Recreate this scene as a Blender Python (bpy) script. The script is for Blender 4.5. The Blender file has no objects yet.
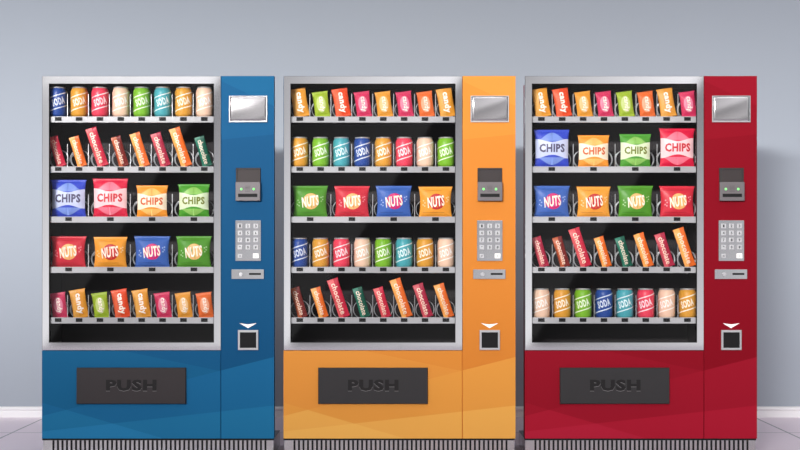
import bpy, bmesh, math, random
from mathutils import Vector, Matrix
random.seed(4)
PI = math.pi
sc = bpy.context.scene
COL = sc.collection

# ------------------------------------------------------------------ measures
D = 6.65            # camera to the machine fronts
S = 207.0           # photo pixels per metre on the machine fronts
EYE = 201.0 / S     # eye height
WALL_Y = 1.6

def X(px, d=0.0): return (px - 400.0) / S * (1 + d / D)
def Z(py, d=0.0): return EYE + (255.0 - py) / S * (1 + d / D)

# ------------------------------------------------------------------ materials
def lin(c):
    return tuple(((v / 255.0) / 12.92 if v <= 10 else (((v / 255.0) + 0.055) / 1.055) ** 2.4) for v in c)

def mat(name, rgb, rough=0.5, metal=0.0, spec=0.5, coat=0.0, emit=0.0):
    m = bpy.data.materials.new(name); m.use_nodes = True
    b = m.node_tree.nodes['Principled BSDF']
    c = lin(rgb)
    b.inputs['Base Color'].default_value = (*c, 1)
    b.inputs['Roughness'].default_value = rough
    b.inputs['Metallic'].default_value = metal
    b.inputs['Specular IOR Level'].default_value = spec
    b.inputs['Coat Weight'].default_value = coat
    if emit:
        b.inputs['Emission Color'].default_value = (*c, 1)
        b.inputs['Emission Strength'].default_value = emit
    return m

def noise_mat(name, rgb1, rgb2, scale, rough, metal=0.0, spec=0.5, stretch=(1, 1, 1), bump=0.0, detail=3):
    m = mat(name, rgb1, rough, metal, spec)
    nt = m.node_tree; N = nt.nodes; L = nt.links; b = N['Principled BSDF']
    tc = N.new('ShaderNodeTexCoord'); mp = N.new('ShaderNodeMapping'); mp.inputs['Scale'].default_value = stretch
    no = N.new('ShaderNodeTexNoise'); no.inputs['Scale'].default_value = scale; no.inputs['Detail'].default_value = detail
    mx = N.new('ShaderNodeMix'); mx.data_type = 'RGBA'
    mx.inputs['A'].default_value = (*lin(rgb1), 1); mx.inputs['B'].default_value = (*lin(rgb2), 1)
    L.new(tc.outputs['Object'], mp.inputs['Vector']); L.new(mp.outputs[0], no.inputs['Vector'])
    L.new(no.outputs['Fac'], mx.inputs['Factor']); L.new(mx.outputs['Result'], b.inputs['Base Color'])
    if bump:
        bp = N.new('ShaderNodeBump'); bp.inputs['Strength'].default_value = bump; bp.inputs['Distance'].default_value = 0.002
        L.new(no.outputs['Fac'], bp.inputs['Height']); L.new(bp.outputs[0], b.inputs['Normal'])
    return m

def steel_mat(name, rgb, rough=0.28, wave=0.0, scale=2.2):
    """brushed sheet steel: fine brushing in the roughness and a gentle waviness of the rolled sheet"""
    m = mat(name, rgb, rough, 1.0)
    nt = m.node_tree; N = nt.nodes; L = nt.links; b = N['Principled BSDF']
    tc = N.new('ShaderNodeTexCoord')
    mp = N.new('ShaderNodeMapping'); mp.inputs['Scale'].default_value = (3, 3, 120)
    no = N.new('ShaderNodeTexNoise'); no.inputs['Scale'].default_value = 6
    mr = N.new('ShaderNodeMapRange'); mr.inputs['To Min'].default_value = rough - 0.015; mr.inputs['To Max'].default_value = rough + 0.015
    L.new(tc.outputs['Object'], mp.inputs['Vector']); L.new(mp.outputs[0], no.inputs['Vector'])
    L.new(no.outputs['Fac'], mr.inputs['Value']); L.new(mr.outputs[0], b.inputs['Roughness'])
    if wave:
        n2 = N.new('ShaderNodeTexNoise'); n2.inputs['Scale'].default_value = scale; n2.inputs['Detail'].default_value = 0.5
        bp = N.new('ShaderNodeBump'); bp.inputs['Strength'].default_value = 1.0; bp.inputs['Distance'].default_value = wave
        L.new(tc.outputs['Object'], n2.inputs['Vector']); L.new(n2.outputs['Fac'], bp.inputs['Height']); L.new(bp.outputs[0], b.inputs['Normal'])
    return m

def glass_mat():
    m = bpy.data.materials.new('window_glass'); m.use_nodes = True
    nt = m.node_tree; N = nt.nodes; L = nt.links
    N.remove(N['Principled BSDF'])
    out = N['Material Output']
    t = N.new('ShaderNodeBsdfTransparent'); t.inputs[0].default_value = (0.98, 0.98, 0.98, 1)
    g = N.new('ShaderNodeBsdfGlossy'); g.inputs['Roughness'].default_value = 0.02
    f = N.new('ShaderNodeFresnel'); f.inputs['IOR'].default_value = 1.4
    mx = N.new('ShaderNodeMixShader')
    L.new(f.outputs[0], mx.inputs[0]); L.new(t.outputs[0], mx.inputs[1]); L.new(g.outputs[0], mx.inputs[2]); L.new(mx.outputs[0], out.inputs[0])
    return m

STEEL = steel_mat('brushed_steel', (240, 240, 242), 0.045, 0.0, 3)
STEEL_P = steel_mat('steel_plate', (212, 212, 214), 0.1, 0.0, 9)
LIP = mat('shelf_lip_steel', (210, 210, 212), 0.09, 0.6)
WIRE = mat('spring_wire', (178, 180, 184), 0.3, 0.3)
POST = mat('divider_steel', (150, 151, 155), 0.35, 0.5)
BLACKP = mat('black_plastic', (20, 20, 22), 0.6, spec=0.15)
LINER = noise_mat('black_liner', (40, 36, 38), (45, 41, 43), 4, 0.6, spec=0.2)
TRAY = mat('tray_grey', (62, 62, 66), 0.4, 0.6)
SLOT = mat('dark_slot', (12, 12, 14), 0.6, spec=0.2)
FLAP = noise_mat('charcoal_plastic', (50, 46, 47), (53, 49, 50), 10, 0.5, spec=0.12)
FLAPT = mat('charcoal_lettering', (24, 22, 23), 0.6, spec=0.2)
BILL = mat('bill_unit_grey', (92, 86, 88), 0.45)
BILLD = mat('bill_unit_dark', (52, 46, 46), 0.5, spec=0.2)
LED = mat('green_led', (120, 235, 120), 0.4, emit=0.9)
SCREEN = steel_mat('display_steel', (200, 197, 198), 0.12, 0.0, 12)
RIM = mat('rim_silver', (184, 184, 186), 0.3, 0.5)
KEYM = mat('key_metal', (176, 176, 178), 0.4, 0.1)
KEYT = mat('key_print', (40, 40, 42), 0.6)
WHITE = mat('white_print', (250, 246, 242), 0.5)
GRILLE = steel_mat('grille_steel', (186, 186, 186), 0.22, 0.01, 1.2)
GLASS = glass_mat()

# ------------------------------------------------------------------ mesh helpers
def link(o, parent=None):
    COL.objects.link(o)
    if parent: o.parent = parent
    return o

def add_box(bm, x0, x1, y0, y1, z0, z1, mi=0, bev=0.0):
    vs = [bm.verts.new(p) for p in ((x0, y0, z0), (x1, y0, z0), (x1, y1, z0), (x0, y1, z0), (x0, y0, z1), (x1, y0, z1), (x1, y1, z1), (x0, y1, z1))]
    fs = [bm.faces.new([vs[i] for i in q]) for q in ((0, 3, 2, 1), (4, 5, 6, 7), (0, 1, 5, 4), (1, 2, 6, 5), (2, 3, 7, 6), (3, 0, 4, 7))]
    for f in fs: f.material_index = mi
    if bev > 0:
        es = list({e for f in fs for e in f.edges})
        r = bmesh.ops.bevel(bm, geom=es, offset=bev, segments=2, affect='EDGES', profile=0.5)
        for f in r['faces']: f.material_index = mi
    return fs

def build(name, bm, mats, parent=None, smooth=False, loc=None):
    me = bpy.data.meshes.new(name)
    bmesh.ops.recalc_face_normals(bm, faces=[f for f in bm.faces if not f.tag])
    bm.to_mesh(me); bm.free()
    for m in (mats if isinstance(mats, (list, tuple)) else [mats]): me.materials.append(m)
    if smooth:
        for p in me.polygons: p.use_smooth = True
    o = bpy.data.objects.new(name, me)
    if loc is not None: o.location = loc
    return link(o, parent)

def structure(o):
    o['kind'] = 'structure'; return o

def tag(o, label, cat, group=None):
    o['label'] = label; o['category'] = cat
    if group: o['group'] = group
    return o

_tc = {}
def text2d(s, bold=0.0, res=2):
    """flat triangles of a word, centred, cap height about 1; returns verts, faces, width, height"""
    k = (s, bold)
    if k in _tc: return _tc[k]
    cu = bpy.data.curves.new('lettering', 'FONT'); cu.body = s; cu.resolution_u = res; cu.offset = bold; cu.space_character = 1.0 + bold * 2.5
    ob = bpy.data.objects.new('lettering', cu); COL.objects.link(ob)
    me = bpy.data.meshes.new_from_object(ob)
    vs = [(v.co.x, v.co.y) for v in me.vertices]; fs = [tuple(p.vertices) for p in me.polygons]
    bpy.data.objects.remove(ob); bpy.data.meshes.remove(me); bpy.data.curves.remove(cu)
    x0 = min(v[0] for v in vs); x1 = max(v[0] for v in vs); y0 = min(v[1] for v in vs); y1 = max(v[1] for v in vs)
    vs = [(x - (x0 + x1) / 2, y - (y0 + y1) / 2) for x, y in vs]
    _tc[k] = (vs, fs, x1 - x0, y1 - y0)
    return _tc[k]

def word(s, w, h, rot=0.0, cx=0.0, cz=0.0, bold=0.0, shear=0.0):
    vs, fs, W, H = text2d(s, bold)
    c, n = math.cos(rot), math.sin(rot)
    out = []
    for x, y in vs:
        a = x / W * w; b = y / H * h; a += shear * b
        out.append((cx + a * c - b * n, cz + a * n + b * c))
    return out, fs

def poly(pts): return list(pts), [tuple(range(len(pts)))]

def disc(cx, cz, r, n=24): return poly([(cx + r * math.cos(2 * PI * i / n), cz + r * math.sin(2 * PI * i / n)) for i in range(n)])

def decal(bm, shape, surf, mi, step=0.006, clip=None):
    """print a flat shape onto a curved front: cut it on a grid, then lay it on the surface"""
    t = bmesh.new()
    vs = [t.verts.new((a, 0, b)) for a, b in shape[0]]
    for f in shape[1]:
        try: t.faces.new([vs[i] for i in f])
        except ValueError: pass
    bmesh.ops.triangulate(t, faces=t.faces[:])
    if clip:
        for co, no in clip:
            bmesh.ops.bisect_plane(t, geom=t.verts[:] + t.edges[:] + t.faces[:], plane_co=co, plane_no=no, clear_outer=True)
    if not t.verts:
        t.free(); return
    if step:
        for ax in (0, 2):
            lo = min(v.co[ax] for v in t.verts); hi = max(v.co[ax] for v in t.verts)
            k = math.floor(lo / step) + 1
            while k * step < hi:
                co = [0, 0, 0]; no = [0, 0, 0]; co[ax] = k * step; no[ax] = 1
                bmesh.ops.bisect_plane(t, geom=t.verts[:] + t.edges[:] + t.faces[:], plane_co=co, plane_no=no)
                k += 1
    m = {}
    for v in t.verts: m[v.index if False else v] = bm.verts.new(surf(v.co.x, v.co.z))
    for f in t.faces:
        q = [m[v] for v in f.verts]
        a, b, c = q[0].co, q[1].co, q[2].co
        if (b - a).cross(c - a).y > 0: q.reverse()
        try:
            nf = bm.faces.new(q); nf.material_index = mi; nf.tag = True
        except ValueError: pass
    t.free()

# ------------------------------------------------------------------ the room
def build_room():
    m = noise_mat('painted_wall', (158, 165, 174), (156, 163, 172), 1.5, 0.8, spec=0.2)
    bm = bmesh.new(); add_box(bm, -7, 7, WALL_Y, WALL_Y + 0.1, 0, 3.6)
    structure(build('wall_back', bm, m))
    # tiles
    fm = mat('floor_tile', (203, 198, 206), 0.35, spec=0.3)
    nt = fm.node_tree; N = nt.nodes; L = nt.links; b = N['Principled BSDF']
    tc = N.new('ShaderNodeTexCoord'); sp = N.new('ShaderNodeSeparateXYZ'); L.new(tc.outputs['Object'], sp.inputs[0])
    T = 1.06
    def edge(out, off):
        a = N.new('ShaderNodeMath'); a.operation = 'ADD'; a.inputs[1].default_value = off; L.new(out, a.inputs[0])
        p = N.new('ShaderNodeMath'); p.operation = 'PINGPONG'; p.inputs[1].default_value = T / 2; L.new(a.outputs[0], p.inputs[0])
        c = N.new('ShaderNodeMath'); c.operation = 'LESS_THAN'; c.inputs[1].default_value = 0.0055; L.new(p.outputs[0], c.inputs[0])
        return c
    ex = edge(sp.outputs[0], T * 10); ey = edge(sp.outputs[1], T * 10 - 0.876)
    mx = N.new('ShaderNodeMath'); mx.operation = 'MAXIMUM'; L.new(ex.outputs[0], mx.inputs[0]); L.new(ey.outputs[0], mx.inputs[1])
    no = N.new('ShaderNodeTexNoise'); no.inputs['Scale'].default_value = 1.3
    L.new(tc.outputs['Object'], no.inputs['Vector'])
    c1 = N.new('ShaderNodeMix'); c1.data_type = 'RGBA'; c1.inputs['A'].default_value = (*lin((232, 216, 227)), 1); c1.inputs['B'].default_value = (*lin((228, 213, 224)), 1)
    L.new(no.outputs['Fac'], c1.inputs['Factor'])
    c2 = N.new('ShaderNodeMix'); c2.data_type = 'RGBA'; c2.inputs['B'].default_value = (*lin((128, 126, 134)), 1)
    L.new(mx.outputs[0], c2.inputs['Factor']); L.new(c1.outputs['Result'], c2.inputs['A']); L.new(c2.outputs['Result'], b.inputs['Base Color'])
    bm = bmesh.new(); add_box(bm, -7, 7, -8, WALL_Y, -0.1, 0)
    structure(build('floor', bm, fm))
    # baseboard: a moulded profile with a rounded top bead over a flat face
    bb = mat('baseboard_paint', (236, 235, 236), 0.45)
    prof = [(0, 0), (-0.022, 0), (-0.022, 0.036), (-0.019, 0.040), (-0.026, 0.046), (-0.027, 0.054), (-0.020, 0.062), (-0.006, 0.064), (0, 0.064)]
    bm = bmesh.new()
    A = [bm.verts.new((-7, WALL_Y + p[0], p[1])) for p in prof]; B = [bm.verts.new((7, WALL_Y + p[0], p[1])) for p in prof]
    for i in range(len(prof)):
        j = (i + 1) % len(prof); bm.faces.new((A[i], A[j], B[j], B[i]))
    bm.faces.new(A); bm.faces.new(B)
    structure(build('baseboard_back', bm, bb))
build_room()

# ------------------------------------------------------------------ vending machine
ROWS = [116.4, 166.4, 216.5, 266.8, 317.4]        # tops of the shelf lips
ITEM_D = 0.07
def tray_z(r): return Z(ROWS[r] + 1.9, ITEM_D)

def clip_poly(pts, f):
    """split a convex polygon by a line; f > 0 is the first half"""
    A, B = [], []
    n = len(pts)
    for i in range(n):
        p, q = pts[i], pts[(i + 1) % n]; a, b = f(p), f(q)
        (A if a >= 0 else B).append(p)
        if a * b < 0:
            t = a / (a - b); m = (p[0] + (q[0] - p[0]) * t, p[1] + (q[1] - p[1]) * t)
            A.append(m); B.append(m)
    return A, B

def line_f(x0, y0, x1, y1):       # > 0 below the line in the picture
    return lambda p: p[1] - (y0 + (y1 - y0) * (p[0] - x0) / (x1 - x0))

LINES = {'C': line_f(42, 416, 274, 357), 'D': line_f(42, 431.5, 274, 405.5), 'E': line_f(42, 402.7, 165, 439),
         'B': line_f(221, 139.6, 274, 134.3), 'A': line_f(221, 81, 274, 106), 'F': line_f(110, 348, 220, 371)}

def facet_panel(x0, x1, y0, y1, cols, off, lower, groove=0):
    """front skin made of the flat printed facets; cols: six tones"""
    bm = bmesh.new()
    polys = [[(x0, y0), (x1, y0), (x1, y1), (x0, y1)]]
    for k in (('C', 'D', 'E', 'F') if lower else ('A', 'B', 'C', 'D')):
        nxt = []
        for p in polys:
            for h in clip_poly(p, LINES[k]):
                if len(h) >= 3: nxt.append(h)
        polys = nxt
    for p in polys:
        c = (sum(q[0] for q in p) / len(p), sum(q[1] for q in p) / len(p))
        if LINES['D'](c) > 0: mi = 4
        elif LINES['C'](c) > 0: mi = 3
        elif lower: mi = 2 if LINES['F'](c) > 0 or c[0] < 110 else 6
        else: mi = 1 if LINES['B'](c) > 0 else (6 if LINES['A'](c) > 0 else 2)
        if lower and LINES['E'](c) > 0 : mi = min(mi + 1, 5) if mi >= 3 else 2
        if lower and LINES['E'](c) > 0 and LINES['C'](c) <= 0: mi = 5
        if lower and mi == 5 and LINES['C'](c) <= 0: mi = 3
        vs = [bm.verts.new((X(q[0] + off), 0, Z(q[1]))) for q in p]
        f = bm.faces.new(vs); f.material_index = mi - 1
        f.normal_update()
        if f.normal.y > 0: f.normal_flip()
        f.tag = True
    # box behind the skin, sides and edges
    e = 0.0004
    a, b, c, d = X(x0 + off), X(x1 + off), Z(y1), Z(y0)
    dd = 0.05
    v = [bm.verts.new(q) for q in ((a, 0, c), (b, 0, c), (b, 0, d), (a, 0, d), (a, dd, c), (b, dd, c), (b, dd, d), (a, dd, d))]
    for q in ((0, 1, 5, 4), (1, 2, 6, 5), (2, 3, 7, 6), (3, 0, 4, 7), (4, 5, 6, 7)):
        f = bm.faces.new([v[i] for i in q]); f.material_index = 1
    return bm

def ring_box(bm, xo0, xo1, zo0, zo1, xi0, xi1, zi0, zi1, y0, y1, ys, mi=0):
    """frame around an opening with a small chamfer: y0 front of the face, ys depth of the chamfered outer edge, y1 back"""
    O = [(xo0, zo0), (xo1, zo0), (xo1, zo1), (xo0, zo1)]; I = [(xi0, zi0), (xi1, zi0), (xi1, zi1), (xi0, zi1)]
    k = 0.002
    ins = lambda P, s: [(P[0][0] + s, P[0][1] + s), (P[1][0] - s, P[1][1] + s), (P[2][0] - s, P[2][1] - s), (P[3][0] + s, P[3][1] - s)]
    loops = [(O, y1), (O, y0 + k), (ins(O, k), y0), (I, y0), (I, y1)]
    V = [[bm.verts.new((p[0], y, p[1])) for p in P] for P, y in loops]
    for a in range(len(V)):
        b = (a + 1) % len(V)
        for i in range(4):
            j = (i + 1) % 4
            f = bm.faces.new((V[a][i], V[a][j], V[b][j], V[b][i])); f.material_index = mi

_coil = {}
def coil_mesh(y0):
    if y0 in _coil: return _coil[y0]
    bm = bmesh.new(); R = 0.0445; r = 0.0019; turns = 2.2; n = 30; L = 0.045
    prev = None
    for i in range(int(turns * n) + 1):
        a = 2 * PI * i / n + PI * 0.5; y = y0 + L * i / (turns * n)
        ca, sa = math.cos(a), math.sin(a)
        ring = []
        for k in range(6):
            t = 2 * PI * k / 6; rr = R + r * math.cos(t)
            ring.append(bm.verts.new((rr * ca, y + r * math.sin(t), rr * sa)))
        if prev:
            for k in range(6): bm.faces.new((prev[k], prev[(k + 1) % 6], ring[(k + 1) % 6], ring[k]))
        else: bm.faces.new(ring)
        prev = ring
    bm.faces.new(prev)
    bmesh.ops.recalc_face_normals(bm, faces=bm.faces[:])
    me = bpy.data.meshes.new('coil'); bm.to_mesh(me); bm.free(); me.materials.append(WIRE)
    for p in me.polygons: p.use_smooth = True
    _coil[y0] = me
    return me

def cell_centres(n): return [58.3 + 20.87 * i for i in range(8)] if n == 8 else [68.7 + 41.75 * i for i in range(4)]

def machine(off, cols, label, inset_l, layout, flap_m):
    cx = X(158 + off)
    root = bpy.data.objects.new('vending_machine', None); root.location = (0, 0, 0); link(root)
    tag(root, label, 'vending machine', 'vending machines in a row against the wall')
    mats = [mat('paint_%d' % i, tuple(v * 0.94 for v in c), 0.5, spec=0.06) for i, c in enumerate(cols)]
    x = lambda p, d=0.0: X(p + off, d)
    # body: a painted steel box, open at the front behind the window
    L0 = x(42) + inset_l; L1 = L0 + 0.004  # cabinet set in behind the front, differently per machine, hiding its sides from camera
    R1 = x(274) - 0.034
    zb, zt = 0.03, Z(76) - 0.002
    i1 = x(218.5, 0.035)
    DEP = 0.37
    bm = bmesh.new()
    add_box(bm, L0, L1, 0.0275, DEP, zb, zt)
    add_box(bm, i1, R1, 0.0495, DEP, zb, zt)
    add_box(bm, L1, i1, DEP - 0.02, DEP, zb, zt)
    add_box(bm, L1, i1, 0.0495, DEP - 0.02, zt - 0.02, zt)
    add_box(bm, L1, i1, 0.0495, DEP - 0.02, zb, Z(348))
    build('cabinet', bm, mats[1], root)
    bm = bmesh.new()
    za, zc = Z(348) + 0.0005, zt - 0.0205
    a, b, y0, y1 = L1 + 0.0003, i1 - 0.0003, 0.0278, DEP - 0.021
    add_box(bm, a, b, y1 - 0.002, y1, za, zc); add_box(bm, a, a + 0.001, y0, y1 - 0.002, za, zc); add_box(bm, b - 0.001, b, y0, y1 - 0.002, za, zc)
    add_box(bm, a + 0.001, b - 0.001, y0, y1 - 0.002, za, za + 0.001); add_box(bm, a + 0.001, b - 0.001, y0, y1 - 0.002, zc - 0.001, zc)
    build('interior_liner', bm, LINER, root)
    # window frame and pane
    bm = bmesh.new()
    ring_box(bm, x(42), x(221), Z(350.5), Z(76), x(48.9), x(214), Z(342.6), Z(83.6), 0.0, 0.027, 0.0)
    build('window_frame', bm, STEEL, root)
    bm = bmesh.new(); ring_box(bm, x(48.9), x(214), Z(342.6), Z(83.6), x(49.3), x(213.6), Z(342.1), Z(84.1), 0.0008, 0.014, 0)
    build('window_gasket', bm, BLACKP, root)
    bm = bmesh.new()
    vs = [bm.verts.new(p) for p in ((x(49.2), 0.010, Z(342.2)), (x(213.7), 0.010, Z(342.2)), (x(213.7), 0.010, Z(84)), (x(49.2), 0.010, Z(84)))]
    bm.faces.new(vs)
    build('glass_pane', bm, GLASS, root)
    # painted fronts
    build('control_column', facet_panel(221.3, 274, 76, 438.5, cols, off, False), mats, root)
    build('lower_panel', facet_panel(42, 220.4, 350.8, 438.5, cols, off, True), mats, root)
    bm = bmesh.new(); add_box(bm, x(220.4), x(221.3), 0.004, 0.049, Z(438.4), Z(350.8))
    build('panel_seam', bm, mats[0], root)
    # delivery flap
    bm = bmesh.new()
    fx0, fx1, fz0, fz1 = x(76.6), x(186.4), Z(404), Z(367.6)
    vs = [(fx0, 0.0, fz0), (fx1, 0.0, fz0), (fx1, 0.0, fz1), (fx0, 0.0, fz1)]
    fr = [(fx0 + 0.003, -0.016, fz0 + 0.004), (fx1 - 0.003, -0.016, fz0 + 0.004), (fx1 - 0.003, -0.010, fz1 - 0.002), (fx0 + 0.003, -0.010, fz1 - 0.002)]
    V = [bm.verts.new(p) for p in vs]; F = [bm.verts.new(p) for p in fr]
    for i in range(4): bm.faces.new((V[i], V[(i + 1) % 4], F[(i + 1) % 4], F[i]))
    bm.faces.new(F); bm.faces.new(V[::-1])
    sl = lambda a, b: Vector((a, -0.0165 + 0.006 * (b - fz0 - 0.004) / (fz1 - fz0 - 0.006), b))
    decal(bm, word('PUSH', 50.5 / S, 11.4 / S, 0, x(131.8), Z(385.5), 0.055), lambda a, b: sl(a, b) + Vector((0, 0.0002, 0)), 2, 0)
    decal(bm, word('PUSH', 50.5 / S, 11.4 / S, 0, x(131.8), Z(385.0), 0.055), lambda a, b: sl(a, b) + Vector((0, -0.0001, 0)), 1, 0)
    build('delivery_flap', bm, [flap_m, FLAPT, mat('flap_letter_edge', (105, 101, 102), 0.5)], root)
    # display
    bm = bmesh.new(); ring_box(bm, x(229), x(267.4), Z(122.3), Z(95.8), x(230), x(266.4), Z(121.1), Z(96.6), -0.006, 0.0, 0)
    dsp = build('display_bezel', bm, RIM, root)
    bm = bmesh.new(); sx0, sx1, sz0, sz1 = x(230), x(266.4), Z(121.1), Z(96.6)      # slightly domed
    G = [[bm.verts.new((sx0 + (sx1 - sx0) * i / 16, -0.0030 - 0.0012 * (1 - (i / 8 - 1) ** 2) - 0.0028 * (1 - (j / 6 - 1) ** 2), sz0 + (sz1 - sz0) * j / 12)) for i in range(17)] for j in range(13)]
    for j in range(12):
        for i in range(16): bm.faces.new((G[j][i], G[j][i + 1], G[j + 1][i + 1], G[j + 1][i]))
    rim = G[0] + [g[-1] for g in G[1:]] + G[-1][-2::-1] + [g[0] for g in G[-2:0:-1]]
    bk = [bm.verts.new((v.co.x, 0.0, v.co.z)) for v in rim]
    for i in range(len(rim)): bm.faces.new((rim[i], bk[i], bk[(i + 1) % len(rim)], rim[(i + 1) % len(rim)]))
    bm.faces.new(bk)
    scr = build('display_screen', bm, SCREEN, dsp)
    for p in scr.data.polygons: p.use_smooth = abs(p.normal.y) > 0.9 and p.center.y < -0.002
    # bill acceptor
    bm = bmesh.new()
    ring_box(bm, x(236), x(260.6), Z(183), Z(168), x(237.4), x(259.2), Z(182.6), Z(169.4), -0.006, 0.0, 0, 1)
    add_box(bm, x(237.4), x(259.2), -0.002, 0.0, Z(182.6), Z(169.4), 1)
    add_box(bm, x(236), x(260.6), -0.022, 0.0, Z(201), Z(182.2), 0, 0.002)
    for i in range(5): add_box(bm, x(245.5), x(250.5), -0.0225, -0.0219, Z(186.2 + i * 1.3) - 0.001, Z(186.2 + i * 1.3), 1)
    bill = build('bill_acceptor', bm, [BILL, BILLD], root)
    bm = bmesh.new(); add_box(bm, x(238.6), x(257.8), -0.0228, -0.022, Z(197.2), Z(193.9)); build('bill_slot', bm, SLOT, bill)
    for lx in (241.8, 254.2):
        bm = bmesh.new(); bmesh.ops.create_uvsphere(bm, u_segments=12, v_segments=8, radius=0.0058)
        build('indicator_light', bm, LED, bill, True, (x(lx), -0.0215, Z(189.3)))
    # keypad
    bm = bmesh.new(); add_box(bm, x(235.4), x(261), -0.006, 0.0, Z(261), Z(220.4), 0, 0.002)
    kp = build('keypad', bm, STEEL_P, root)
    glyph = [['1', '2', '3'], ['4', '5', '6'], ['7', '8', '9'], ['*', '0', '#']]
    for r, gy in enumerate((226, 233, 240, 247.2)):
        for c, gx in enumerate((240.2, 248.1, 256)):
            bm = bmesh.new(); add_box(bm, x(gx - 2.3), x(gx + 2.3), -0.0105, -0.006, Z(gy + 2.3), Z(gy - 2.3), 0, 0.0012)
            decal(bm, word(glyph[r][c], 1.8 / S, 2.9 / S, 0, x(gx), Z(gy), 0.04), lambda a, b: Vector((a, -0.0108, b)), 1, 0)
            build('key', bm, [KEYM, KEYT], kp)
    for gx, w in ((240.2, 2.3), (256, 2.8)):
        bm = bmesh.new(); add_box(bm, x(gx - w), x(gx + w), -0.0105, -0.006, Z(256 + w * .8), Z(256 - w * .9), 0, 0.0012)
        decal(bm, poly([(x(gx - 1), Z(256.4)), (x(gx + 1), Z(256.4)), (x(gx + 1), Z(255.6)), (x(gx - 1), Z(255.6))]), lambda a, b: Vector((a, -0.0108, b)), 1, 0)
        build('key', bm, [KEYM if w < 2.5 else WHITE, KEYT], kp)
    # coin plate
    bm = bmesh.new(); add_box(bm, x(231.5), x(264), -0.006, 0.0, Z(279), Z(269.4), 0, 0.0015)
    cp = build('coin_plate', bm, STEEL_P, root)
    bm = bmesh.new(); bmesh.ops.create_cone(bm, cap_ends=True, segments=20, radius1=0.0105, radius2=0.009, depth=0.006)
    bmesh.ops.rotate(bm, verts=bm.verts, matrix=Matrix.Rotation(PI / 2, 3, 'X'))
    build('release_button', bm, RIM, cp, False, (x(241), -0.009, Z(274.4)))
    bm = bmesh.new(); add_box(bm, x(249.2), x(261), -0.0066, -0.006, Z(274.9), Z(273)); build('coin_slot', bm, SLOT, cp)
    # arrow
    bm = bmesh.new()
    decal(bm, poly([(x(239.6), Z(323.2)), (x(248), Z(324.4)), (x(256.6), Z(323.2)), (x(248), Z(328.2))]), lambda a, b: Vector((a, -0.0006, b)), 0, 0)
    build('arrow_marking', bm, WHITE, root)
    # coin return
    bm = bmesh.new(); ring_box(bm, x(238), x(258.4), Z(350), Z(330), x(240), x(256.4), Z(347.8), Z(332.2), -0.008, -0.0005, 0)
    cr = build('coin_return', bm, RIM, root)
    bm = bmesh.new(); add_box(bm, x(240), x(256.4), -0.0025, -0.0005, Z(347.8), Z(332.2))
    build('coin_return_door', bm, BLACKP, cr)
    # base with its grille
    bm = bmesh.new()
    add_box(bm, x(42), x(273.4), 0.004, 0.049, Z(440.4), Z(438.4), 1)
    add_box(bm, x(42.5), x(273.2), 0.014, 0.38, 0.0, Z(440.4), 0)
    sx = 51.8
    while sx < 264.5:
        add_box(bm, x(sx), x(sx + 1.9), 0.0125, 0.0139, 0.012, Z(440.8), 2); sx += 4.52
    build('base_grille', bm, [GRILLE, BLACKP, SLOT], root)
    # shelves
    for r, row in enumerate(layout):
        n = len(row)
        tz = tray_z(r)
        bm = bmesh.new()
        xa, xb = L1 + 0.0018, i1 - 0.0018
        add_box(bm, xa, xb, 0.0185, 0.022, Z(ROWS[r] + 6.2, 0.02), Z(ROWS[r], 0.02), 0, 0.001)
        sh = build('shelf', bm, LIP, root)
        bm = bmesh.new(); add_box(bm, xa, xb, 0.0221, DEP - 0.024, tz - 0.003, tz); build('tray', bm, TRAY, sh)
        cc = cell_centres(n); half = 10.43 if n == 8 else 20.9
        kind = row[0][0]
        cd = {'soda': 0.118, 'choc': 0.085, 'candy': 0.09, 'chips': 0.105, 'nuts': 0.105}[kind]
        for i, c in enumerate(cc):
            bm = bmesh.new(); add_box(bm, x(c - 3.3, .02), x(c + 3.3, .02), 0.0168, 0.0184, Z(ROWS[r] + 4.5, .02), Z(ROWS[r] + 0.8, .02), 0, 0.0006)
            build('selection_tag', bm, SLOT, sh)
            if i < n - 1:
                dx = x(c + half, 0.05)
                bm = bmesh.new(); add_box(bm, dx - 0.0019, dx + 0.0019, 0.024, 0.0275, tz, Z(ROWS[r] - 22.5, .026), 0, 0.0008)
                build('divider', bm, POST, sh)
            for q in ((0,) if n == 8 else (-10.3, 10.3)):
                o = bpy.data.objects.new('coil', coil_mesh(cd)); o.location = (x(c + q, cd), 0, tz + 0.0468); link(o, sh)
    # glowing strip added behind the frame top to brighten the top row
    bm = bmesh.new(); add_box(bm, L1 + 0.01, i1 - 0.01, 0.052, 0.062, Z(79.5), Z(78)); 
    build('added_fill_strip', bm, mat('fill_strip_glow', (255, 250, 245), 0.5, emit=3.0), root)
    return root

# ------------------------------------------------------------------ the goods
PX = (1 + ITEM_D / D) / S          # one photo pixel at the depth of the goods

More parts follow.
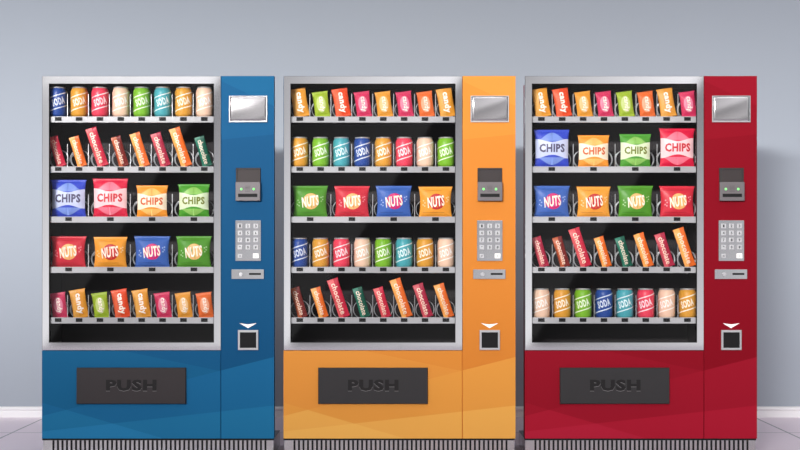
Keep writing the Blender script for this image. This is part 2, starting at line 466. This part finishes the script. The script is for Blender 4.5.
def pillow(w, h, t, flare, pinch, nx=16, nz=22, seal=0.06, wr=0.0012, seed=0):
    """sealed bag: surf(x, z) gives the front skin"""
    rnd = random.Random(seed); ph = [rnd.uniform(0, 6.28) for _ in range(6)]
    def hw(tz):                      # half width at height fraction
        e = abs(2 * tz - 1)
        return w / 2 * (1 - pinch * (1 - e ** 2.2) - 0 + flare * max(0, e - 0.86) / 0.14 * 0.5)
    def th(u, tz):
        if tz < seal or tz > 1 - seal: k = 0.0
        else: k = max(0.0, math.sin(PI * (tz - seal) / (1 - 2 * seal))) ** 0.55
        q = max(0.0, 1 - abs(u) ** 2.4) ** 0.75
        return 0.0008 + t / 2 * k * q + wr * k * q * (math.sin(9 * u + 7 * tz + ph[0]) + math.sin(5 * u - 15 * tz + ph[1]))
    def surf(a, b, off=0.0):
        tz = min(max(b / h, 0), 1); W = hw(tz); u = max(-1, min(1, a / W))
        return Vector((a, -th(u, tz) - off, b))
    def make():
        bm = bmesh.new()
        zs = sorted(set([0, seal * .5, seal] + [seal + (1 - 2 * seal) * i / nz for i in range(1, nz)] + [1 - seal, 1 - seal * .5, 1]))
        us = [math.sin(PI / 2 * (2 * i / nx - 1)) for i in range(nx + 1)]
        Fr = [[bm.verts.new((u * hw(tz), -th(u, tz), tz * h)) for u in us] for tz in zs]
        Bk = [[bm.verts.new((u * hw(tz), th(u, tz), tz * h)) for u in us] for tz in zs]
        for j in range(len(zs) - 1):
            for i in range(nx):
                bm.faces.new((Fr[j][i], Fr[j][i + 1], Fr[j + 1][i + 1], Fr[j + 1][i]))
                bm.faces.new((Bk[j][i + 1], Bk[j][i], Bk[j + 1][i], Bk[j + 1][i + 1]))
            for i in (0, nx):
                q = (Fr[j][i], Fr[j + 1][i], Bk[j + 1][i], Bk[j][i]); bm.faces.new(q)
        for j in (0, len(zs) - 1):
            for i in range(nx): bm.faces.new((Fr[j][i], Fr[j][i + 1], Bk[j][i + 1], Bk[j][i]))
        bmesh.ops.recalc_face_normals(bm, faces=bm.faces[:])
        for f in bm.faces: f.tag = True
        return bm
    return make, surf, hw

_pm = {}
def pk(rgb, rough=0.38):
    if rgb not in _pm: _pm[rgb] = mat('wrapper_ink', rgb, rough, spec=0.3)
    return _pm[rgb]

SODA = {'navy blue': (38, 72, 146), 'amber': (214, 152, 52), 'red': (226, 64, 88), 'cream': (232, 196, 170), 'lime green': (120, 178, 44), 'teal': (72, 160, 170)}
CHOC = {'crimson': ((198, 32, 62), (222, 88, 92)), 'orange': ((228, 104, 30), (246, 170, 86)), 'brown': ((118, 24, 16), (186, 88, 46)), 'dark green': ((14, 84, 66), (40, 120, 98)), 'raspberry': ((170, 30, 62), (206, 84, 94))}
CANDY = {'amber': (226, 152, 50), 'lime green': (156, 182, 48), 'scarlet': (228, 74, 32), 'raspberry pink': (206, 50, 92), 'orange': (228, 106, 44)}
CHIPS = {'blue': ((52, 72, 190), (120, 146, 214), (198, 206, 234), (84, 80, 108)), 'red': ((214, 28, 64), (240, 118, 138), (248, 206, 208), (196, 50, 60)),
         'orange': ((240, 150, 50), (250, 188, 104), (253, 232, 206), (204, 100, 52)), 'green': ((72, 150, 44), (138, 190, 92), (218, 232, 196), (118, 128, 44))}
NUTS = {'red': ((204, 40, 58), (236, 176, 106)), 'orange': ((236, 156, 52), (190, 40, 36)), 'blue': ((60, 98, 176), (206, 26, 104)), 'green': ((78, 144, 40), (228, 178, 108))}

_proto = {}
def can_mesh():
    R = 8.5 * PX; H = 30.7 * PX
    prof = [(0, .0), (.60, .0), (.66, .006), (.80, .035), (.95, .085), (1, .13), (1, .80), (.985, .84), (.93, .90), (.86, .94), (.83, .955)]
    return R, H, prof

def proto(kind, var):
    k = (kind,) + var
    if k in _proto: return _proto[k]
    col = var[0]
    if kind == 'soda':
        R, H, prof = can_mesh(); n = 40
        bm = bmesh.new(); rings = []
        for r, z in prof:
            if r == 0: rings.append([bm.verts.new((0, 0, z * H))] * n)
            else: rings.append([bm.verts.new((R * r * math.cos(2 * PI * i / n), R * r * math.sin(2 * PI * i / n), z * H)) for i in range(n)])
        for a, b in zip(rings, rings[1:]):
            for i in range(n):
                j = (i + 1) % n
                q = [a[i], a[j], b[j], b[i]]
                if a[i] is a[j]: q = [a[i], b[j], b[i]]
                bm.faces.new(q)
        bmesh.ops.recalc_face_normals(bm, faces=bm.faces[:])
        for f in bm.faces: f.tag = True
        def surf(a, b, off=0.0004):
            th = max(-1.55, min(1.55, a / R)); z = b / H
            rr = 1.0
            for (r0, z0), (r1, z1) in zip(prof, prof[1:]):
                if z0 <= z <= z1 and z1 > z0: rr = r0 + (r1 - r0) * (z - z0) / (z1 - z0)
            q = R * rr + off
            return Vector((q * math.sin(th), -q * math.cos(th), b))
        rot = math.radians(17); cz = 0.52 * H
        clip = [((R * 1.5, 0, 0), (1, 0, 0)), ((-R * 1.5, 0, 0), (-1, 0, 0))]
        decal(bm, word('SODA', 13.6 * PX, 7.6 * PX, rot, 0, cz, 0.045), surf, 1, 0.005)
        for o in (-6.3, 6.3):
            c, s = math.cos(rot), math.sin(rot); hw = 20 * PX; t = 0.55 * PX
            pts = [(a * c - (o * PX + b) * s, cz + a * s + (o * PX + b) * c) for a, b in ((-hw, -t), (hw, -t), (hw, t), (-hw, t))]
            decal(bm, poly(pts), surf, 1, 0.005, clip)
        body = (bm, [pk(SODA[col], 0.35), pk(tuple(int(v * .2 + 252 * .8) for v in SODA[col]))])
        me = bpy.data.meshes.new('can_body'); bm.to_mesh(me); bm.free()
        for m in body[1]: me.materials.append(m)
        for p in me.polygons: p.use_smooth = True
        bm = bmesh.new()
        lp = [(.83, .955), (.86, .962), (.87, .985), (.85, 1), (.82, .99), (.79, .955), (0, .955)]
        rings = [[bm.verts.new((R * max(r, .001) * math.cos(2 * PI * i / 24), R * max(r, .001) * math.sin(2 * PI * i / 24), z * H)) for i in range(24)] for r, z in lp]
        for a, b in zip(rings, rings[1:]):
            for i in range(24): bm.faces.new((a[i], a[(i + 1) % 24], b[(i + 1) % 24], b[i]))
        add_box(bm, -0.006, 0.006, -0.014, 0.004, .957 * H, .962 * H)
        bmesh.ops.recalc_face_normals(bm, faces=bm.faces[:])
        ml = bpy.data.meshes.new('can_lid'); bm.to_mesh(ml); bm.free(); ml.materials.append(RIM)
        r = bpy.data.objects.new('soda_can', None)
        a = bpy.data.objects.new('can_body', me); b = bpy.data.objects.new('can_lid', ml)
        _proto[k] = ('soda_can', [(a, 'can_body'), (b, 'can_lid')]); return _proto[k]
    if kind == 'choc':
        ln = {'short': 31.0, 'medium': 34.8, 'tall': 40.2}[var[1]] * PX; w = {'short': 9.6, 'medium': 10.2, 'tall': 10.8}[var[1]] * PX
        make, surf, hw = pillow(w, ln, 0.020, 0.16, 0.0, nx=10, nz=14, seal=0.07, wr=0.0004, seed=hash(var[1]) % 1 + 3)
        bm = make(); base, light = CHOC[col]
        sf = lambda o: (lambda a, b: surf(a, b, o))
        decal(bm, poly([(-w * .495, ln * .0), (-w * .12, 0), (w * .02, ln * .35), (-w * .18, ln * .62), (w * .1, ln), (-w * .495, ln)]), sf(0.0003), 1)
        decal(bm, word('chocolate', ln * .80, w * .52, -PI / 2, 0, ln * .49, 0.012), sf(0.0007), 2)
        mats = [pk(base), pk(light), pk((246, 222, 200))]; nm = 'chocolate_bar'
    elif kind == 'candy':
        big = var[1] == 'large'
        ln = (28.6 if big else 25.6) * PX; w = (15.6 if big else 15.4) * PX
        make, surf, hw = pillow(w, ln, 0.030, 0.14, 0.04, nx=12, nz=14, seal=0.08, wr=0.0008, seed=2)
        bm = make(); base = CANDY[col]; sf = lambda o: (lambda a, b: surf(a, b, o))
        pale = tuple(int(v * .62 + 255 * .38) for v in base)
        if big:
            decal(bm, poly([(-w * .44, ln * .02), (-w * .1, ln * .02), (-w * .22, ln * .5), (-w * .05, ln * .98), (-w * .44, ln * .98)]), sf(0.0003), 1)
            decal(bm, word('candy', ln * .74, w * .50, -PI / 2, w * .02, ln * .5, 0.045), sf(0.0007), 2)
        else:
            decal(bm, poly([(w * .30 * math.cos(t * PI / 12) - 0.0, ln * .5 + ln * .32 * math.sin(t * PI / 12)) for t in range(24)]), sf(0.0003), 1)
            decal(bm, word('candy', ln * .58, w * .42, -PI / 2, w * .02, ln * .5, 0.02), sf(0.0007), 2)
        mats = [pk(base), pk(pale if not big else tuple(int(v * .85 + 255 * .15) for v in base)), pk((252, 240, 226))]; nm = 'candy_packet'
    elif kind == 'chips':
        w, h = {'blue': (35, 38.4), 'red': (35, 39.6), 'orange': (31.2, 32.8), 'green': (31.2, 34.0)}[col]
        w *= PX; h *= PX
        make, surf, hw = pillow(w, h, 0.05, 0.05, 0.075, seal=0.05, wr=0.0012, seed=5)
        bm = make(); c = CHIPS[col]; sf = lambda o: (lambda a, b: surf(a, b, o))
        def band(fa, fb, n=26, ins=.995):
            lo = []; hi = []
            for i in range(n + 1):
                u = -1 + 2 * i / n
                za = fa(u); zb = fb(u)
                lo.append((u * hw(za) * ins, za * h)); hi.append((u * hw(zb) * ins, zb * h))
            vs = lo + hi; fs = [(i, i + 1, n + 2 + i, n + 1 + i) for i in range(n)]
            return vs, fs
        arch = lambda u: 0.5 + 0.5 * math.cos(PI * min(1, abs(u)))
        # mid-tone hills above and below, then the pale middle band
        decal(bm, band(lambda u: 0.70, lambda u: 0.70 + .22 * arch(u)), sf(0.0003), 1)
        decal(bm, band(lambda u: 0.27 - .19 * arch(u), lambda u: 0.275), sf(0.0003), 1)
        decal(bm, band(lambda u: 0.25 + .09 * arch(u), lambda u: 0.755 - .08 * arch(u)), sf(0.0006), 2)
        decal(bm, word('CHIPS', 25.2 * PX * (w / (35 * PX)), 8.6 * PX * (w / (35 * PX)), 0, 0, h * .515, 0.045), sf(0.001), 3)
        mats = [pk(c[0]), pk(c[1]), pk(c[2]), pk(c[3])]; nm = 'chips_bag'
    else:
        w, h = {'red': (35, 32.2), 'orange': (33.6, 31.6), 'blue': (35.6, 32.4), 'green': (35, 32.4)}[col]
        w *= PX; h *= PX
        make, surf, hw = pillow(w, h, 0.05, 0.05, 0.085, seal=0.05, wr=0.0014, seed=8)
        bm = make(); c = NUTS[col]; sf = lambda o: (lambda a, b: surf(a, b, o)); zc = h * .52
        decal(bm, disc(1.0 * PX, zc, 8.0 * PX), sf(0.0004), 1)
        decal(bm, word('NUTS', 16.8 * PX, 10.6 * PX, math.radians(9), 0.4 * PX, zc, 0.03, 0.08), sf(0.0008), 2)
        rnd = random.Random(3)
        for sx, zz in ((-12.4, -3.2), (-10.6, -1.2), (-12.0, 1.0), (11.0, 3.8), (12.6, 1.8), (11.4, 0.0), (-10.8, -4.4), (12.8, 4.6)):
            decal(bm, disc(sx * PX, zc + zz * PX, 0.75 * PX, 8), sf(0.0005), 3)
        dk = tuple(int(v * .8) for v in c[0])
        for zf, hwid in ((.86, .30), (.17, .38)):
            decal(bm, poly([(-w * hwid, h * zf), (w * (hwid - .12), h * zf), (w * (hwid - .12), h * zf + .5 * PX), (-w * hwid, h * zf + .5 * PX)]), sf(0.0004), 4)
        mats = [pk(c[0]), pk(c[1]), pk((252, 238, 220)), pk(tuple(int(v * .5 + 250 * .5) for v in c[0])), pk(dk)]; nm = 'nuts_bag'
    me = bpy.data.meshes.new(nm); bm.to_mesh(me); bm.free()
    for m in mats: me.materials.append(m)
    for p in me.polygons: p.use_smooth = True
    o = bpy.data.objects.new(nm, me)
    _proto[k] = (nm, o)
    return _proto[k]

SHELF = ['top shelf', 'second shelf', 'middle shelf', 'fourth shelf', 'bottom shelf']
NOUN = {'soda': 'soda can', 'choc': 'chocolate bar', 'candy': 'candy packet', 'chips': 'chips bag', 'nuts': 'nuts bag'}
PLU = {'soda': 'soda cans', 'choc': 'tilted chocolate bars', 'candy': 'candy packets', 'chips': 'bags of chips', 'nuts': 'bags of nuts'}
CATG = {'soda': 'can', 'choc': 'chocolate bar', 'candy': 'candy', 'chips': 'bag of chips', 'nuts': 'bag of nuts'}
used = set()
def stock(off, name, layout):
    for r, row in enumerate(layout):
        n = len(row); cc = cell_centres(n); kind = row[0][0]
        desc = [(' '.join(reversed(v[1:])) if kind in ('choc', 'candy') else v[1]) for v in row]
        for i, v in enumerate(row):
            p = proto(kind, tuple(v[1:]))
            dx = {'choc': 3.3, 'candy': 2.3}.get(kind, 0.0)
            x = X(cc[i] + dx + off, ITEM_D); z = tray_z(r)
            ang = 0
            if kind == 'choc': ang = -math.radians({'short': 16.5, 'medium': 18, 'tall': 18.5}[v[2]])
            if kind == 'candy': ang = -math.radians({'large': 9.5, 'small': 7.5}[v[2]])
            hwid = {'choc': 6.0, 'candy': 8.5}.get(kind, 0) * PX
            rz = z + math.sin(-ang) * hwid * 1.0
            w = where = None
            if kind == 'soda':
                o = bpy.data.objects.new('soda_can', None); link(o)
                for src, nm in p[1]:
                    c = src.copy(); link(c, o); c.name = nm
            else:
                o = p[1].copy(); link(o)
            o.name = p[0]
            o.location = (x, ITEM_D, rz + 0.0008); o.rotation_euler = (0, ang, 0)
            if kind == 'soda': o.rotation_euler = (0, 0, -math.atan2(x, D))
            d = desc[i]
            base = f'{d} {NOUN[kind]}'
            if kind in ('choc', 'candy'):
                # Ry negative leans the top towards -x
                pass
            short = [q[1] for q in row]
            if desc.count(d) == 1:
                lab = f'{base} on the {SHELF[r]} of the {name} vending machine'
            elif 0 < i < n - 1:
                lab = f'{base} between {short[i-1]} and {short[i+1]} ones, {SHELF[r]}, {name} machine'
            else:
                nb = short[1] if i == 0 else short[-2]
                lab = f'{base} at shelf end beside {nb} one, {SHELF[r]}, {name} machine'
            if len(lab.split()) > 16: print('LONG', lab)
            if lab in used: print('DUP', lab)
            used.add(lab)
            tag(o, lab, CATG[kind], f'{PLU[kind]} on the {SHELF[r]} of the {name} machine')

def row(kind, s):
    return [(kind,) + tuple(t.split('/')) for t in s.split(',')]
NV = 'navy blue'
L1_ = [row('soda', 'navy blue,amber,red,cream,lime green,teal,amber,cream'),
       row('choc', 'crimson/short,orange/short,crimson/tall,brown/short,orange/medium,raspberry/medium,orange/tall,dark green/short'),
       row('chips', 'blue,red,orange,green'),
       row('nuts', 'red,orange,blue,green'),
       row('candy', 'raspberry pink/small,amber/large,lime green/small,scarlet/large,amber/large,raspberry pink/small,amber/small,orange/small')]
L2_ = [row('candy', 'amber/large,lime green/small,scarlet/large,raspberry pink/small,amber/small,raspberry pink/small,orange/small,amber/large'),
       row('soda', 'amber,lime green,teal,navy blue,amber,red,cream,lime green'),
       row('nuts', 'green,red,blue,orange'),
       row('soda', 'navy blue,amber,red,cream,lime green,teal,amber,cream'),
       row('choc', 'brown/short,orange/short,crimson/tall,dark green/short,crimson/short,orange/tall,raspberry/medium,orange/medium')]
L3_ = [row('candy', 'amber/large,scarlet/large,amber/small,raspberry pink/small,lime green/small,orange/small,amber/large,raspberry pink/small'),
       row('chips', 'blue,orange,green,red'),
       row('nuts', 'blue,orange,green,red'),
       row('choc', 'raspberry/short,brown/short,crimson/tall,orange/short,dark green/short,orange/medium,raspberry/medium,orange/tall'),
       row('soda', 'cream,amber,lime green,navy blue,teal,red,cream,amber')]

# tones: darkest, mid dark, mid, light, lightest, small corner
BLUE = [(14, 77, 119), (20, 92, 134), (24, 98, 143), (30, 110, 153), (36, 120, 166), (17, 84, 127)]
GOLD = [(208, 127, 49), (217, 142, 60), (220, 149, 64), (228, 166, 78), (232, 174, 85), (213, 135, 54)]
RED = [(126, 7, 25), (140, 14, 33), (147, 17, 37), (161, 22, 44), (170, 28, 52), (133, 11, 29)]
FLAP2 = noise_mat('black_flap_plastic', (47, 46, 47), (50, 49, 50), 10, 0.5, spec=0.12)
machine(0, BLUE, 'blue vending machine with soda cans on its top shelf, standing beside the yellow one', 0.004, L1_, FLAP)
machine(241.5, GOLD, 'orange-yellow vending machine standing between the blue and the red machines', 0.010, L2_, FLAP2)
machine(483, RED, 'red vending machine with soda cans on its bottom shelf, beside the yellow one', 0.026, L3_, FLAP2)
stock(0, 'blue', L1_); stock(241.5, 'yellow', L2_); stock(483, 'red', L3_)

# ------------------------------------------------------------------ light
w = bpy.data.worlds.new('added_surround'); sc.world = w; w.use_nodes = True
nt = w.node_tree; N = nt.nodes; L = nt.links; bg = N['Background']
tc = N.new('ShaderNodeTexCoord'); sp = N.new('ShaderNodeSeparateXYZ'); L.new(tc.outputs['Generated'], sp.inputs[0])
def ramp(out, lo, hi, c0, c1):
    mr = N.new('ShaderNodeMapRange'); mr.inputs['From Min'].default_value = lo; mr.inputs['From Max'].default_value = hi
    L.new(out, mr.inputs['Value']); rp = N.new('ShaderNodeValToRGB'); L.new(mr.outputs[0], rp.inputs[0])
    rp.color_ramp.elements[0].color = (*c0, 1); rp.color_ramp.elements[1].color = (*c1, 1)
    return rp
# added surroundings: slanting bright bands for the glass and steel sheen, brighter overhead
def M(op, a, b=None, clamp=False):
    n = N.new('ShaderNodeMath'); n.operation = op; n.use_clamp = clamp
    for k, v in enumerate((a, b)):
        if v is None: continue
        if isinstance(v, (int, float)): n.inputs[k].default_value = v
        else: L.new(v, n.inputs[k])
    return n.outputs[0]
X_, Y_, Z_ = sp.outputs[0], sp.outputs[1], sp.outputs[2]
ny = M('MAXIMUM', M('MULTIPLY', Y_, -1.0), 0.25)
q = M('SUBTRACT', M('DIVIDE', X_, ny), M('DIVIDE', M('DIVIDE', Z_, ny), 1.55))
ph = M('FRACT', M('ADD', M('MULTIPLY', M('ADD', q, 0.2127), 1376.6 / 241.5), 20.0))
band = ramp(ph, 0.0, 1.0, (0.30, 0.295, 0.305), (1.38, 1.37, 1.38))
band.color_ramp.elements[1].position = 0.985
e = band.color_ramp.elements.new(1.0); e.color = (0.30, 0.295, 0.305, 1)
side = (0.20, 0.20, 0.21, 1)
front = M('MULTIPLY', M('SUBTRACT', M('MULTIPLY', Y_, -1.0), 0.3), 2.0, True)
mf = N.new('ShaderNodeMix'); mf.data_type = 'RGBA'; mf.inputs['A'].default_value = side
L.new(front, mf.inputs['Factor']); L.new(band.outputs[0], mf.inputs['B'])
rz = ramp(Z_, -0.5, 0.5, (0.78, 0.77, 0.78), (1.0, 1.0, 1.02))
rz.color_ramp.elements[1].position = 0.6
e = rz.color_ramp.elements.new(1.0); e.color = (2.2, 2.2, 2.25, 1)
mu = N.new('ShaderNodeMix'); mu.data_type = 'RGBA'; mu.blend_type = 'MULTIPLY'; mu.inputs['Factor'].default_value = 1
L.new(mf.outputs['Result'], mu.inputs['A']); L.new(rz.outputs[0], mu.inputs['B'])
L.new(mu.outputs['Result'], bg.inputs[0]); bg.inputs[1].default_value = 0.78

def area(name, loc, target, sx, sy, power, col=(1, 1, 1), spread=180):
    l = bpy.data.lights.new(name, 'AREA'); l.shape = 'RECTANGLE'; l.size = sx; l.size_y = sy; l.energy = power; l.color = col; l.spread = math.radians(spread)
    o = bpy.data.objects.new(name, l); COL.objects.link(o); o.location = loc
    o.rotation_euler = (Vector(target) - Vector(loc)).to_track_quat('-Z', 'Y').to_euler()
    return o
# a long gridded soft light high up in front of the machines, turned in from one side
area('strip_light', (-3.9, -9.3, 3.6), (0.0, 1.2, 1.3), 8.0, 0.3, 76, (1.0, 0.985, 0.97), 23)
area('overhead_fill', (0, -0.5, 2.75), (0, -0.5, 0), 7.0, 0.25, 26, (0.97, 0.98, 1.0))  # added unseen fill from above, lifts the wall top and the floor

cam = bpy.data.cameras.new('camera'); co = bpy.data.objects.new('camera', cam); COL.objects.link(co)
cam.sensor_width = 36; cam.lens = S * D / 800 * 36; cam.shift_y = 30.0 / 800; cam.shift_x = 0
co.location = (0, -D, EYE); co.rotation_euler = (PI / 2, 0, 0)
sc.camera = co
sc.view_settings.view_transform = 'Standard'; sc.view_settings.look = 'None'
sc.view_settings.exposure = -0.13; sc.view_settings.gamma = 1.0; sc.view_settings.use_curve_mapping = False
